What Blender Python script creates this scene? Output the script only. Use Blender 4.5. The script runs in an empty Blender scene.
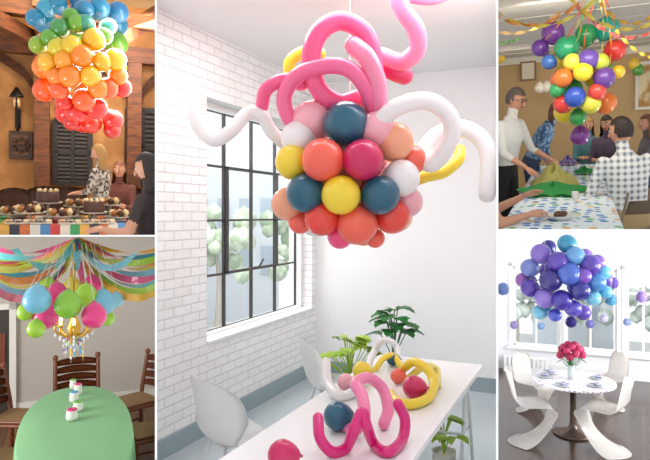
import bpy,bmesh,math,random
from mathutils import Vector,Matrix
V=Vector
random.seed(4)
F=600.0; CAM=V((0,0,1.85)); YH=215.0
sc=bpy.context.scene
try:
    sc.view_settings.view_transform='Standard'
except Exception: pass

# ------------------------------------------------------------ materials
def lin(h):
    h=h.lstrip('#'); o=[]
    for i in (0,2,4):
        c=int(h[i:i+2],16)/255; o.append(c/12.92 if c<=.04045 else ((c+.055)/1.055)**2.4)
    return (o[0],o[1],o[2],1)
MATS={}
def mat(name,hexc,rough=.5,metal=0,var=.06,scale=6,coat=0,bump=0,sss=0,emit=0,hex2=None,kind=None,trans=0,stretch=None,thr=.36):
    if name in MATS: return MATS[name]
    m=bpy.data.materials.new(name); m.use_nodes=True; nt=m.node_tree; N=nt.nodes; L=nt.links
    p=N['Principled BSDF']
    p.inputs['Roughness'].default_value=rough; p.inputs['Metallic'].default_value=metal
    if coat: p.inputs['Coat Weight'].default_value=coat; p.inputs['Coat Roughness'].default_value=.08
    if trans: p.inputs['Transmission Weight'].default_value=trans
    tc=N.new('ShaderNodeTexCoord'); mp=N.new('ShaderNodeMapping'); L.new(tc.outputs['Object'],mp.inputs[0])
    if stretch: mp.inputs['Scale'].default_value=stretch
    c1=lin(hexc)
    c2=lin(hex2) if hex2 else tuple([min(1,x*(1-var)) for x in c1[:3]]+[1])
    ramp=N.new('ShaderNodeValToRGB'); ramp.color_ramp.elements[0].color=c1; ramp.color_ramp.elements[1].color=c2
    if kind=='brick':
        sx=N.new('ShaderNodeSeparateXYZ'); cx=N.new('ShaderNodeCombineXYZ'); L.new(mp.outputs[0],sx.inputs[0])
        L.new(sx.outputs[1],cx.inputs[0]); L.new(sx.outputs[2],cx.inputs[1])
        br=N.new('ShaderNodeTexBrick'); L.new(cx.outputs[0],br.inputs[0]); br.inputs['Scale'].default_value=1
        br.inputs['Brick Width'].default_value=.22; br.inputs['Row Height'].default_value=.075; br.inputs['Mortar Size'].default_value=.006
        br.inputs['Color1'].default_value=c1; br.inputs['Color2'].default_value=lin('#f6f5f3'); br.inputs['Mortar'].default_value=lin('#dddcda')
        br.inputs['Mortar Smooth'].default_value=.5
        L.new(br.outputs['Color'],p.inputs['Base Color'])
        nz=N.new('ShaderNodeTexNoise'); nz.inputs['Scale'].default_value=25; L.new(mp.outputs[0],nz.inputs[0])
        mx=N.new('ShaderNodeMath'); mx.operation='MULTIPLY_ADD'; L.new(br.outputs['Fac'],mx.inputs[0]); mx.inputs[1].default_value=-1.0
        L.new(nz.outputs['Fac'],mx.inputs[2])
        bp=N.new('ShaderNodeBump'); bp.inputs['Strength'].default_value=.5; bp.inputs['Distance'].default_value=.011
        L.new(mx.outputs[0],bp.inputs['Height']); L.new(bp.outputs[0],p.inputs['Normal'])
    elif kind=='dots':
        vo=N.new('ShaderNodeTexVoronoi'); vo.inputs['Scale'].default_value=scale; L.new(mp.outputs[0],vo.inputs[0]); vo.inputs['Randomness'].default_value=.5
        lt=N.new('ShaderNodeMath'); lt.operation='LESS_THAN'; lt.inputs[1].default_value=thr; L.new(vo.outputs['Distance'],lt.inputs[0])
        sp=N.new('ShaderNodeSeparateColor'); L.new(vo.outputs['Color'],sp.inputs[0])
        ramp.color_ramp.interpolation='CONSTANT'
        e=ramp.color_ramp.elements; cols=['#1f6fb8','#3a8fd0','#5fb84a','#2f7fc4','#e0a83a'] if not hex2 else [hex2]*5
        e[0].color=lin(cols[0]); e[1].position=.3; e[1].color=lin(cols[1])
        for k,q in ((.5,2),(.65,3),(.85,4)):
            ee=e.new(k); ee.color=lin(cols[q])
        L.new(sp.outputs[0],ramp.inputs[0])
        mx=N.new('ShaderNodeMix'); mx.data_type='RGBA'; mx.inputs[6].default_value=c1; L.new(lt.outputs[0],mx.inputs[0]); L.new(ramp.outputs[0],mx.inputs[7])
        L.new(mx.outputs[2],p.inputs['Base Color'])
    elif kind=='plaid':
        outs=[]
        for i in range(2):
            w=N.new('ShaderNodeTexWave'); w.bands_direction='X' if i==0 else 'Z'; w.inputs['Scale'].default_value=scale; L.new(mp.outputs[0],w.inputs[0]); outs.append(w.outputs['Fac'])
        a=N.new('ShaderNodeMath'); a.operation='ADD'; L.new(outs[0],a.inputs[0]); L.new(outs[1],a.inputs[1])
        h=N.new('ShaderNodeMath'); h.operation='MULTIPLY'; h.inputs[1].default_value=.5; L.new(a.outputs[0],h.inputs[0])
        ramp.color_ramp.elements[0].position=.35; ramp.color_ramp.elements[1].position=.95
        L.new(h.outputs[0],ramp.inputs[0]); L.new(ramp.outputs[0],p.inputs['Base Color'])
    elif kind=='stripes':
        w=N.new('ShaderNodeSeparateXYZ'); L.new(mp.outputs[0],w.inputs[0])
        mm=N.new('ShaderNodeMath'); mm.operation='MULTIPLY'; mm.inputs[1].default_value=scale; L.new(w.outputs[0],mm.inputs[0])
        fr=N.new('ShaderNodeMath'); fr.operation='FRACT'; L.new(mm.outputs[0],fr.inputs[0])
        cr=ramp.color_ramp; cr.interpolation='CONSTANT'; cols=['#a8322e','#b8b0a0','#2f7f4a','#b88a3a','#2a2a34','#a85a2a','#b4afa2','#3f6f98']
        cr.elements[0].color=lin(cols[0]); cr.elements[1].position=.125; cr.elements[1].color=lin(cols[1])
        for k in range(2,8):
            ee=cr.elements.new(k/8); ee.color=lin(cols[k])
        L.new(fr.outputs[0],ramp.inputs[0]); L.new(ramp.outputs[0],p.inputs['Base Color'])
    elif kind=='planks':
        sx=N.new('ShaderNodeSeparateXYZ'); cx=N.new('ShaderNodeCombineXYZ'); L.new(mp.outputs[0],sx.inputs[0])
        L.new(sx.outputs[1],cx.inputs[0]); L.new(sx.outputs[0],cx.inputs[1])
        br=N.new('ShaderNodeTexBrick'); L.new(cx.outputs[0],br.inputs[0]); br.inputs['Scale'].default_value=1
        br.inputs['Brick Width'].default_value=1.4; br.inputs['Row Height'].default_value=.12; br.inputs['Mortar Size'].default_value=.003
        br.inputs['Color1'].default_value=c1; br.inputs['Color2'].default_value=c2; br.inputs['Mortar'].default_value=lin('#1d130d')
        L.new(br.outputs['Color'],p.inputs['Base Color'])
    else:
        nz=N.new('ShaderNodeTexNoise'); nz.inputs['Scale'].default_value=scale; L.new(mp.outputs[0],nz.inputs[0])
        if hex2:
            ramp.color_ramp.elements[0].position=.42; ramp.color_ramp.elements[1].position=.58
        L.new(nz.outputs['Fac'],ramp.inputs[0]); L.new(ramp.outputs[0],p.inputs['Base Color'])
        if bump:
            bp=N.new('ShaderNodeBump'); bp.inputs['Strength'].default_value=bump; bp.inputs['Distance'].default_value=.02
            L.new(nz.outputs['Fac'],bp.inputs['Height']); L.new(bp.outputs[0],p.inputs['Normal'])
    if sss:
        p.inputs['Subsurface Weight'].default_value=sss; p.inputs['Subsurface Radius'].default_value=(.05,.03,.03); p.inputs['Subsurface Scale'].default_value=.3
    if emit:
        p.inputs['Emission Color'].default_value=c1; p.inputs['Emission Strength'].default_value=emit
    MATS[name]=m; return m
BAL={}
def bal(h):
    if h not in BAL: BAL[h]=mat('balloon_latex_'+h.strip('#'),h,rough=.28,coat=.5,var=.08,scale=3)
    return BAL[h]

# ------------------------------------------------------------ frames
def pl_x(X,keep_left):
    n=V((1,-(X-325)/F,0)); return n if keep_left else -n
def pl_y(Y,keep_above):
    s=-(Y-YH)/F; n=V((0,-s,1)); return -n if keep_above else n
class Frame:
    def __init__(s,cx,yh,H,crops,M=None):
        s.fwd=V(((cx-325)/F,1,-(yh-YH)/F)).normalized()
        R=s.fwd.cross(V((0,0,1))).normalized(); U=R.cross(s.fwd)
        o=CAM-H*U
        if M is None:
            M=Matrix((( R.x,s.fwd.x,U.x,o.x),(R.y,s.fwd.y,U.y,o.y),(R.z,s.fwd.z,U.z,o.z),(0,0,0,1)))
        s.M=M; s.Mi=M.inverted(); s.crops=crops; s.K=(s.fwd.y**1.5)/F
    def ray(s,px,py): return V(((px-325)/F,1,-(py-YH)/F))
    def at(s,px,py,d):
        w=s.ray(px,py); return s.Mi@(CAM+w*(d/w.dot(s.fwd)))
    def ax(s,px,py,i,val):
        c=s.Mi@CAM; w=s.M.to_3x3().transposed()@s.ray(px,py); t=(val-c[i])/w[i]; return c+w*t
    def on(s,px,py,z): return s.ax(px,py,2,z)

CROP_TL=[pl_x(155.2,True),pl_y(235.0,True)]
CROP_BL=[pl_x(155.2,True),pl_y(236.6,False)]
CROP_TR=[pl_x(498.0,False),pl_y(229.2,True)]
CROP_BR=[pl_x(498.0,False),pl_y(230.8,False)]
CROP_C=[pl_x(157.0,False),pl_x(496.4,True)]
TL=Frame(77,150,1.6,CROP_TL); BL=Frame(77,215,2.3,CROP_BL)
TR=Frame(574,100,1.6,CROP_TR); BR=Frame(574,215,3.05,CROP_BR)
C=Frame(325,215,1.85,CROP_C)
ang=math.atan(.45); corner=V((-.106,7.07,0))
CR=Frame(325,215,1.85,CROP_C,M=Matrix.Translation(corner)@Matrix.Rotation(-ang,4,'Z'))

# ------------------------------------------------------------ builder
def catmull(P,n=8):
    P=[V(p) for p in P]
    if len(P)<3: return P
    Q=[2*P[0]-P[1]]+P+[2*P[-1]-P[-2]]; out=[]
    for i in range(1,len(Q)-2):
        for k in range(n):
            t=k/n; a,b,c,d=Q[i-1],Q[i],Q[i+1],Q[i+2]
            out.append(.5*((2*b)+(c-a)*t+(2*a-5*b+4*c-d)*t*t+(3*b-a-3*c+d)*t**3))
    out.append(P[-1]); return out
def basis(d):
    d=V(d).normalized(); a=V((0,0,1)) if abs(d.z)<.9 else V((1,0,0))
    x=d.cross(a).normalized(); return x,x.cross(d).normalized(),d
class B:
    def __init__(s,fr): s.fr=fr; s.bm=bmesh.new(); s.mats=[]
    def mi(s,m):
        if m not in s.mats: s.mats.append(m)
        return s.mats.index(m)
    def ring(s,pts,m,closed_u=True,caps=(True,True),smooth=True):
        i=s.mi(m); rows=[[s.bm.verts.new(p) for p in r] for r in pts]
        n=len(rows[0])
        for a,b in zip(rows,rows[1:]):
            for k in range(n if closed_u else n-1):
                f=s.bm.faces.new((a[k],a[(k+1)%n],b[(k+1)%n],b[k])); f.material_index=i; f.smooth=smooth
        if closed_u:
            if caps[0]:
                f=s.bm.faces.new(rows[0][::-1]); f.material_index=i; f.smooth=smooth
            if caps[1]:
                f=s.bm.faces.new(rows[-1]); f.material_index=i; f.smooth=smooth
    def ell(s,c,r,m,X=V((1,0,0)),Y=V((0,1,0)),Z=V((0,0,1)),nu=20,nv=12,fn=None):
        c=V(c); r=(r,r,r) if not hasattr(r,'__len__') else r; rows=[]
        for j in range(nv+1):
            th=math.pi*min(max(j/nv,.02),.98); row=[]
            for k in range(nu):
                a=2*math.pi*k/nu; u=V((math.sin(th)*math.cos(a),math.sin(th)*math.sin(a),math.cos(th)))
                if fn: u=fn(u)
                row.append(c+X*(u.x*r[0])+Y*(u.y*r[1])+Z*(u.z*r[2]))
            rows.append(row)
        s.ring(rows,m)
    def balloon(s,c,r,m,k=V((0,0,-1))):
        x,y,z=basis(k)
        def fn(u):
            t=max(0,u.z); return V((u.x*(1-.08*t),u.y*(1-.08*t),u.z*(1+.16*t**3)))
        s.ell(c,r,m,x,y,z,fn=fn,nu=24,nv=14)
        s.cyl(V(c)+z*r*1.12,V(c)+z*r*1.28,r*.05,r*.13,m,8)
    def cyl(s,a,b,r1,r2,m,n=14,smooth=True):
        a=V(a); b=V(b); x,y,z=basis(b-a)
        s.ring([[p+(x*math.cos(2*math.pi*k/n)+y*math.sin(2*math.pi*k/n))*r for k in range(n)] for p,r in ((a,r1),(b,r2))],m,smooth=smooth)
    def box(s,c,size,m,yaw=0,R=None,bev=0):
        i=s.mi(m); Rm=R or Matrix.Rotation(yaw,3,'Z'); c=V(c)
        vs=[s.bm.verts.new(c+Rm@V((sx*size[0]/2,sy*size[1]/2,sz*size[2]/2))) for sx in(-1,1) for sy in(-1,1) for sz in(-1,1)]
        fs=[]
        for q in ((0,1,3,2),(4,6,7,5),(0,4,5,1),(2,3,7,6),(0,2,6,4),(1,5,7,3)):
            f=s.bm.faces.new([vs[k] for k in q]); f.material_index=i; fs.append(f)
        if bev:
            es=list({e for f in fs for e in f.edges}); bmesh.ops.bevel(s.bm,geom=es,offset=bev,segments=2,affect='EDGES',profile=.5)
    def bx(s,x0,x1,y0,y1,z0,z1,m,bev=0): s.box(((x0+x1)/2,(y0+y1)/2,(z0+z1)/2),(abs(x1-x0),abs(y1-y0),abs(z1-z0)),m,bev=bev)
    def tube(s,P,r,m,n=12,k=8,ends=True,r2=None):
        P=catmull(P,k); L=[0]
        for a,b in zip(P,P[1:]): L.append(L[-1]+(b-a).length)
        T=L[-1]; rows=[]; x=None
        for i,p in enumerate(P):
            t=(P[min(i+1,len(P)-1)]-P[max(i-1,0)]).normalized()
            if x is None: x,y,_=basis(t)
            x=(x-t*x.dot(t)).normalized(); y=t.cross(x)
            rr=r if r2 is None else r+(r2-r)*L[i]/T
            rows.append((p,x.copy(),y.copy(),rr,t))
        def rg(p,x,y,rr): return [p+(x*math.cos(2*math.pi*q/n)+y*math.sin(2*math.pi*q/n))*rr for q in range(n)]
        out=[]
        if ends:
            p,x,y,rr,t=rows[0]
            for a in (80,55,28): out.append(rg(p-t*rr*math.sin(math.radians(a)),x,y,rr*math.cos(math.radians(a))))
        for p,x,y,rr,t in rows: out.append(rg(p,x,y,rr))
        if ends:
            p,x,y,rr,t=rows[-1]
            for a in (28,55,80): out.append(rg(p+t*rr*math.sin(math.radians(a)),x,y,rr*math.cos(math.radians(a))))
        s.ring(out,m)
    def lathe(s,prof,c,m,n=24,smooth=True,rip=None):
        c=V(c); rows=[]
        for r,z in prof:
            rows.append([c+V((math.cos(2*math.pi*k/n)*r,math.sin(2*math.pi*k/n)*r,z)) for k in range(n)])
        s.ring(rows,m,smooth=smooth)
    def grid(s,fn,nu,nv,m,thick=0,smooth=True):
        i=s.mi(m); vs=[[s.bm.verts.new(fn(a/nu,b/nv)) for b in range(nv+1)] for a in range(nu+1)]; fs=[]
        for a in range(nu):
            for b in range(nv):
                f=s.bm.faces.new((vs[a][b],vs[a+1][b],vs[a+1][b+1],vs[a][b+1])); f.material_index=i; f.smooth=smooth; fs.append(f)
        if thick:
            r=bmesh.ops.solidify(s.bm,geom=fs,thickness=thick)
            for g in r['geom']:
                if isinstance(g,bmesh.types.BMFace): g.material_index=i; g.smooth=smooth
    def ribbon(s,P,w,m,twist=0,side=None,k=6):
        P=catmull(P,k); n=len(P)-1
        def fn(u,v):
            i=min(int(round(u*n)),n); t=(P[min(i+1,n)]-P[max(i-1,0)]).normalized()
            x,y,_=basis(t) if side is None else (V(side),t.cross(V(side)),0)
            a=twist*u; return P[i]+(y*math.cos(a)+x*math.sin(a))*w*(v-.5)
        s.grid(fn,n,1,m)
    def leaf(s,b0,d,L,W,m,droop=.3,lob=0):
        b0=V(b0); d=V(d).normalized(); sd=d.cross(V((0,0,1)))
        if sd.length<.05: sd=V((1,0,0))
        sd.normalize(); up=sd.cross(d)
        def fn(u,v):
            w=W*math.sin(math.pi*min(1,u*.94+.05))**.8*(1+(lob*math.sin(u*22) if lob else 0)); q=(v-.5)
            return b0+d*(L*u)+V((0,0,-droop*L*u*u))+sd*(w*q)+up*(abs(q)*W*.25)
        s.grid(fn,14 if lob else 7,4,m)
    def addmesh(s,me,matfn):
        base=[s.bm.verts.new(v.co) for v in me.vertices]
        for p in me.polygons:
            try: f=s.bm.faces.new([base[i] for i in p.vertices])
            except ValueError: continue
            f.smooth=True; f.material_index=s.mi(matfn(p.center))
    def done(s,name,crop=True):
        bm=s.bm; fr=s.fr; Rt=fr.M.to_3x3().transposed(); c=fr.Mi@CAM
        if crop:
            for n in fr.crops:
                nl=(Rt@n).normalized()
                if any((v.co-c).dot(nl)>0 for v in bm.verts):
                    bmesh.ops.bisect_plane(bm,geom=list(bm.verts)+list(bm.edges)+list(bm.faces),plane_co=c,plane_no=nl,clear_outer=True)
        if not bm.verts: bm.free(); print('EMPTY',name); return None
        mn=V([min(v.co[i] for v in bm.verts) for i in range(3)]); mx=V([max(v.co[i] for v in bm.verts) for i in range(3)])
        o=V(((mn.x+mx.x)/2,(mn.y+mx.y)/2,mn.z))
        for v in bm.verts: v.co-=o
        bmesh.ops.recalc_face_normals(bm,faces=bm.faces)
        me=bpy.data.meshes.new(name); bm.to_mesh(me); bm.free()
        for m in s.mats: me.materials.append(m)
        ob=bpy.data.objects.new(name,me); sc.collection.objects.link(ob); ob.matrix_world=fr.M@Matrix.Translation(o)
        return ob

# ------------------------------------------------------------ people
def body_mesh(parts,lofts,vox=.016):
    t=B(C)
    dm=mat('tmp_skin','#ffffff')
    for a,b,r1,r2 in parts: t.tube([a,(V(a)+V(b))/2,b],r1,dm,n=12,k=3,r2=r2)
    for rows in lofts: t.ring(rows,dm)
    bmesh.ops.recalc_face_normals(t.bm,faces=t.bm.faces)
    me=bpy.data.meshes.new('tmp'); t.bm.to_mesh(me); t.bm.free()
    ob=bpy.data.objects.new('tmp',me); sc.collection.objects.link(ob)
    r=ob.modifiers.new('r','REMESH'); r.mode='VOXEL'; r.voxel_size=vox
    sm=ob.modifiers.new('s','SMOOTH'); sm.iterations=4; sm.factor=.5
    dg=bpy.context.evaluated_depsgraph_get(); dg.update(); ev=ob.evaluated_get(dg)
    out=bpy.data.meshes.new_from_object(ev); bpy.data.objects.remove(ob); bpy.data.meshes.remove(me)
    return out
def hand(b,w,d,nrm,m,side=1,curl=.5):
    w=V(w); d=V(d).normalized(); nrm=V(nrm); nrm=(nrm-d*nrm.dot(d)).normalized(); x=d.cross(nrm)*side
    b.ell(w+d*.045,(.042,.055,.016),m,x,d,nrm,nu=12,nv=8)
    for i,(o,l) in enumerate(((-.03,.062),(-.01,.075),(.01,.07),(.029,.055))):
        p=w+d*.085+x*o
        b.tube([p,p+d*l*.5-nrm*curl*.012,p+d*l*.85-nrm*curl*.04],.0085,m,n=7,k=3,r2=.0065)
    p=w+d*.03-x*.035
    b.tube([p,p+d*.03-x*.022,p+d*.06-x*.028-nrm*curl*.015],.010,m,n=7,k=3,r2=.008)
def head(b,c,f,u,skin,hair,style='short',s=1.0,glasses=False):
    f=V(f).normalized(); u=V(u); u=(u-f*u.dot(f)).normalized(); x=f.cross(u); c=V(c)
    def fn(q):
        k=1-.32*max(0,-q.z)**1.5; return V((q.x*k,q.y*(1-.12*max(0,-q.z)),q.z))
    b.ell(c,(.073*s,.092*s,.115*s),skin,x,f,u,nu=24,nv=16,fn=fn)
    P=lambda a,bb,cc: c+x*a*s+f*bb*s+u*cc*s
    b.tube([P(0,.085,.012),P(0,.1,-.012),P(0,.108,-.03)],.009*s,skin,n=8,k=3,r2=.014*s)
    wh=mat('eye_white','#f2f0ec',.3); dk=mat('iris_brown','#2b1a10',.3); lip=mat('lips','#b0554f',.5)
    for sg in(-1,1):
        b.ell(P(.03*sg,.078,.008),(.014*s,.009*s,.008*s),wh,x,f,u,nu=10,nv=6); b.ell(P(.03*sg,.0855,.008),.0055*s,dk,nu=8,nv=6)
        b.tube([P(.014*sg,.088,.028),P(.03*sg,.088,.033),P(.047*sg,.078,.027)],.0035*s,hair,n=6,k=3)
        b.ell(P(.073*sg,-.005,-.005),(.010*s,.018*s,.03*s),skin,x,f,u,nu=10,nv=8)
        if glasses:
            b.tube([P(.03*sg+.022*math.cos(a),.094,.008+.017*math.sin(a)) for a in [k*math.pi/4 for k in range(9)]],.0025*s,dk,n=6,k=2)
            b.tube([P(.052*sg,.094,.012),P(.075*sg,.04,.012),P(.078*sg,0,.01)],.0025*s,dk,n=6,k=2)
    b.ell(P(0,.083,-.055),(.024*s,.01*s,.007*s),lip,x,f,u,nu=10,nv=6)
    i=b.mi(hair); nu,nv=28,20; rows=[]
    for j in range(nv+1):
        th=math.pi*min(max(j/nv,.02),.98); row=[]
        for k in range(nu):
            a=2*math.pi*k/nu; q=V((math.sin(th)*math.cos(a),math.sin(th)*math.sin(a),math.cos(th)))
            g=1.0+.03*math.sin(a*7+j); zz=q.z*.124
            if style!='short' and q.z<0: zz=q.z*(.30 if style=='long' else .19)
            rr=1 if q.z>0 or style=='short' else (1+.35*(-q.z))
            if style!='short' and q.z<-.5: rr*=1.3
            row.append((q,b.bm.verts.new(c+x*q.x*.084*g*rr*s+f*(q.y*.103*g-.008)*s+u*(zz+.006)*s)))
        rows.append(row)
    for j in range(nv):
        for k in range(nu):
            q=rows[j][k][0]
            if q.y>.15 and q.z<.5: continue
            if style=='short' and q.z<-.45: continue
            if style=='short' and q.y>-.1 and q.z<0: continue
            fc=b.bm.faces.new((rows[j][k][1],rows[j][(k+1)%nu][1],rows[j+1][(k+1)%nu][1],rows[j+1][k][1])); fc.material_index=i; fc.smooth=True
    for row in rows:
        for q,v in row:
            if not v.link_faces: b.bm.verts.remove(v)
def ik(a,t,l1,l2,pole):
    a=V(a); t=V(t); d=t-a; L=min(d.length,(l1+l2)*.985); dn=d.normalized(); t=a+dn*L
    q=(l1*l1-l2*l2+L*L)/(2*L); h=math.sqrt(max(0,l1*l1-q*q)); pole=V(pole); pole=(pole-dn*pole.dot(dn)).normalized()
    return a+dn*q+pole*h,t
def person(fr,name,x,y,face,pose='stand',s=1.0,lean=0,turn=0,armL=None,armR=None,shirt=None,pants=None,skin=None,hair=None,style='short',sleeve=.5,shoes=None,female=False,nod=0,glasses=False,look=None):
    b=B(fr); a=math.radians(face); f=V((math.cos(a),math.sin(a),0)); r=V((math.sin(a),-math.cos(a),0)); up=V((0,0,1))
    skin=skin or mat('skin','#cf9678',.5,sss=.05); shoes=shoes or mat('shoe_black','#1b1a1a',.4)
    O=V((x,y,0)); sw=(.165 if female else .19)*s; hw=.09*s
    pel=O+up*(.93*s if pose=='stand' else .56)
    la=math.radians(lean); sp=up*math.cos(la)+f*math.sin(la); fd=f*math.cos(la)-up*math.sin(la)
    waist=pel+sp*.14*s; chest=pel+sp*.36*s; nb=pel+sp*.52*s; hd=nb+(sp*.9+f*.15).normalized()*.175*s
    shL=nb-sp*.05*s-r*sw; shR=nb-sp*.05*s+r*sw
    def tgt(sh,q,d): q=q or d; return sh+(fd*q[0]+r*q[1]+sp*q[2])*s
    tl=tgt(shL,armL,(.08,-.08,-.52)); tr=tgt(shR,armR,(.08,.08,-.52))
    elL,wrL=ik(shL,tl,.29*s,.26*s,-f*.6-up*.6-r*.5); elR,wrR=ik(shR,tr,.29*s,.26*s,-f*.6-up*.6+r*.5)
    hL=pel-r*hw-up*.03; hR=pel+r*hw-up*.03
    if pose=='stand':
        kL=O-r*.1*s+up*.5*s+f*.03; kR=O+r*.1*s+up*.5*s+f*.03; aL=O-r*.11*s+up*.08; aR=O+r*.11*s+up*.08
    else:
        kL=pel+f*.44*s-r*.12; kR=pel+f*.44*s+r*.12; aL=kL-up*(kL.z-.08)+f*.03; aR=kR-up*(kR.z-.08)+f*.03
    parts=[(nb-sp*.03*s,hd,.055*s,.052*s)]
    for sh,el,wr in((shL,elL,wrL),(shR,elR,wrR)): parts+=[(sh,el,.056*s,.043*s),(el,wr,.042*s,.027*s)]
    for h,k,an in((hL,kL,aL),(hR,kR,aR)): parts+=[(h,k,.088*s,.058*s),(k,an,.058*s,.038*s),(an-up*.035,an-up*.04+f*.17*s,.042*s,.035*s)]
    def sec(p,w,d,ax): return [p+r*(w*s*math.cos(t))+fd*(d*s*math.sin(t)) for t in [2*math.pi*k/20 for k in range(20)]]
    rows=[sec(pel-sp*.1*s,.10,.08,sp),sec(pel-sp*.03*s,.165,.115,sp),sec(waist,.135 if female else .155,.10,sp),sec(chest-sp*.04*s,.155 if female else .18,.12,sp),
          sec(chest+sp*.07*s,.165 if female else .195,.11,sp),sec(nb-sp*.02*s,.13,.075,sp),sec(nb+sp*.03*s,.06,.055,sp)]
    me=body_mesh(parts,[rows])
    segs=[(pel,waist,.12,pants),(waist,chest,.14,shirt),(chest,nb,.14,shirt),(nb+sp*.04,hd,.055,skin)]
    for sh,el,wr in((shL,elL,wrL),(shR,elR,wrR)):
        segs.append((sh,el,.05,shirt))
        if sleeve>0: m_=el+(wr-el)*sleeve; segs+=[(el,m_,.04,shirt),(m_+(wr-el)*.05,wr,.03,skin)]
        else: segs[-1]=(sh,sh+(el-sh)*.6,.05,shirt); segs+=[(sh+(el-sh)*.7,el,.045,skin),(el,wr,.03,skin)]
    for h,k,an in((hL,kL,aL),(hR,kR,aR)): segs+=[(h,k,.08,pants),(k,an,.05,pants),(an-up*.035,an-up*.04+f*.17*s,.04,shoes)]
    def mf(p):
        best=None;bd=9
        for A,Bb,rr,m in segs:
            ab=Bb-A; t=max(0,min(1,(p-A).dot(ab)/max(ab.length_squared,1e-6))); d=(p-(A+ab*t)).length-rr
            if d<bd: bd=d;best=m
        return best
    b.addmesh(me,mf); bpy.data.meshes.remove(me)
    hand(b,wrL,wrL-elL,f*.3+up-r*.2,skin,1); hand(b,wrR,wrR-elR,f*.3+up+r*.2,skin,-1)
    hf=f.copy()
    if look is not None: hf=(Matrix.Rotation(math.radians(look),3,'Z')@f)
    n_=math.radians(nod+lean*.4); hf2=hf*math.cos(n_)-up*math.sin(n_); hu=up*math.cos(n_)+hf*math.sin(n_)
    head(b,hd+hu*.03,hf2,hu,skin,hair,style,s,glasses)
    b.tube([nb+sp*.02*s+(r*math.cos(t)*.062+fd*math.sin(t)*.06)*s for t in [k*math.pi/4 for k in range(9)]],.012*s,shirt,n=6,k=2)
    return b.done(name)

# ------------------------------------------------------------ generic things
def cluster(fr,name,lst,d0,cx,cy,R,strings=None,fill=0,topz=None,fcols=None):
    b=B(fr); K=fr.K
    ctr=fr.at(cx,cy,d0)
    for px,py,r,h in lst:
        rho=(px-cx)**2+(py-cy)**2; dz=math.sqrt(max(0,R*R-rho))*K*d0
        d=d0-dz; c=fr.at(px,py,d); b.balloon(c,r*K*d,bal(h),(ctr-c) if (ctr-c).length>.05 else V((0,0,-1)))
    for i in range(fill):
        z=1-2*(i+.5)/fill; a=i*2.4; q=V((math.sqrt(1-z*z)*math.cos(a),math.sqrt(1-z*z)*math.sin(a),z))
        rr=R*K*d0
        if q.y<0.1: q*= .45
        else: q*=.85
        c=ctr+q*rr; b.balloon(c,.11 if q.length>.5 else .10,bal(fcols[i%len(fcols)]),ctr-c)
    if topz:
        sm=mat('string_white','#e8e4da',.6)
        b.tube([ctr,ctr+(V((ctr.x,ctr.y,topz))-ctr)*.5,V((ctr.x,ctr.y,topz))],.004,sm,n=5,k=2)
    return b,ctr

# ============================================================ DISPLAY PARTITION
white=mat('partition_white','#ffffff',.6,var=.01)
def slab(name,pts,th,nrm):
    b=B(C); n=V(nrm).normalized()*th/2; i=b.mi(white)
    A=[b.bm.verts.new(V(p)+n) for p in pts]; D=[b.bm.verts.new(V(p)-n) for p in pts]
    b.bm.faces.new(A); b.bm.faces.new(D[::-1])
    for k in range(4): b.bm.faces.new((A[k],A[(k+1)%4],D[(k+1)%4],D[k]))
    b.done(name,crop=False)
def rp(px,py,d): return CAM+V(((px-325)/F,1,-(py-YH)/F))*d
D0,D1=1.5,14
slab('wall_divider_left',[rp(156,-40,D0),rp(156,-40,D1),rp(156,500,D1),rp(156,500,D0)],.0055,(1,.2,0))
slab('wall_divider_right',[rp(497.2,-40,D0),rp(497.2,-40,D1),rp(497.2,500,D1),rp(497.2,500,D0)],.0055,(1,-.2,0))
slab('wall_shelf_left',[rp(-60,235.8,D0),rp(-60,235.8,D1),rp(155.5,235.8,D1),rp(155.5,235.8,D0)],.0045,(0,0,1))
slab('wall_shelf_right',[rp(497.8,230,D0),rp(497.8,230,D1),rp(710,230,D1),rp(710,230,D0)],.0045,(0,0,1))

# ============================================================ CENTRE ROOM
brick=mat('painted_white_brick','#ffffff',.6,kind='brick')
plaster=mat('white_plaster','#fafafa',.7,var=.02,scale=2)
ceilm=mat('ceiling_white','#f4f4f4',.8,var=.02)
floorm=mat('painted_grey_floor','#c3cdd2',.35,var=.08,scale=3)
basem=mat('baseboard_greyblue','#9dafb6',.5)
steel=mat('dark_steel','#4a4745',.4,.3)
wy0,wy1,wz0,wz1=-2.18,-.11,.75,2.85
b=B(CR); b.bx(-.3,0,-3.4,wy0,0,3.4,brick); b.bx(-.3,0,wy1,.0,0,3.4,brick); b.bx(-.3,0,wy0,wy1,0,wz0,brick); b.bx(-.3,0,wy0,wy1,wz1,3.4,brick); b.done('wall_left')
b=B(CR); b.bx(-.3,2.6,0,.15,0,3.4,plaster); b.done('wall_back')
b=B(CR); b.bx(-.3,3.2,-5.6,.15,-.1,0,floorm); b.done('floor')
b=B(CR); b.bx(-.3,3.2,-4.6,.15,3.4,3.5,ceilm); b.done('ceiling')
b=B(CR); b.bx(0,.02,-3.4,0,0,.15,basem); b.done('baseboard_left')
b=B(CR); b.bx(.02,2.6,-.02,0,0,.15,basem); b.done('baseboard_back')
b=B(CR)
wf=mat('window_frame_white','#f6f6f5',.5)
for (y0,y1,z0,z1) in ((wy0,wy0+.05,wz0,wz1),(wy1-.05,wy1,wz0,wz1),(wy0,wy1,wz0,wz0+.05),(wy0,wy1,wz1-.05,wz1)): b.bx(-.24,-.12,y0,y1,z0,z1,wf)
b.bx(-.14,.02,wy0+.001,wy1-.001,wz0-.0,wz0+.03,wf,bev=.006)
ys=[wy0+.05+(wy1-wy0-.1)*k/4 for k in range(5)]; zs=[wz0+.05+(wz1-wz0-.1)*k/4 for k in range(5)]
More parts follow.
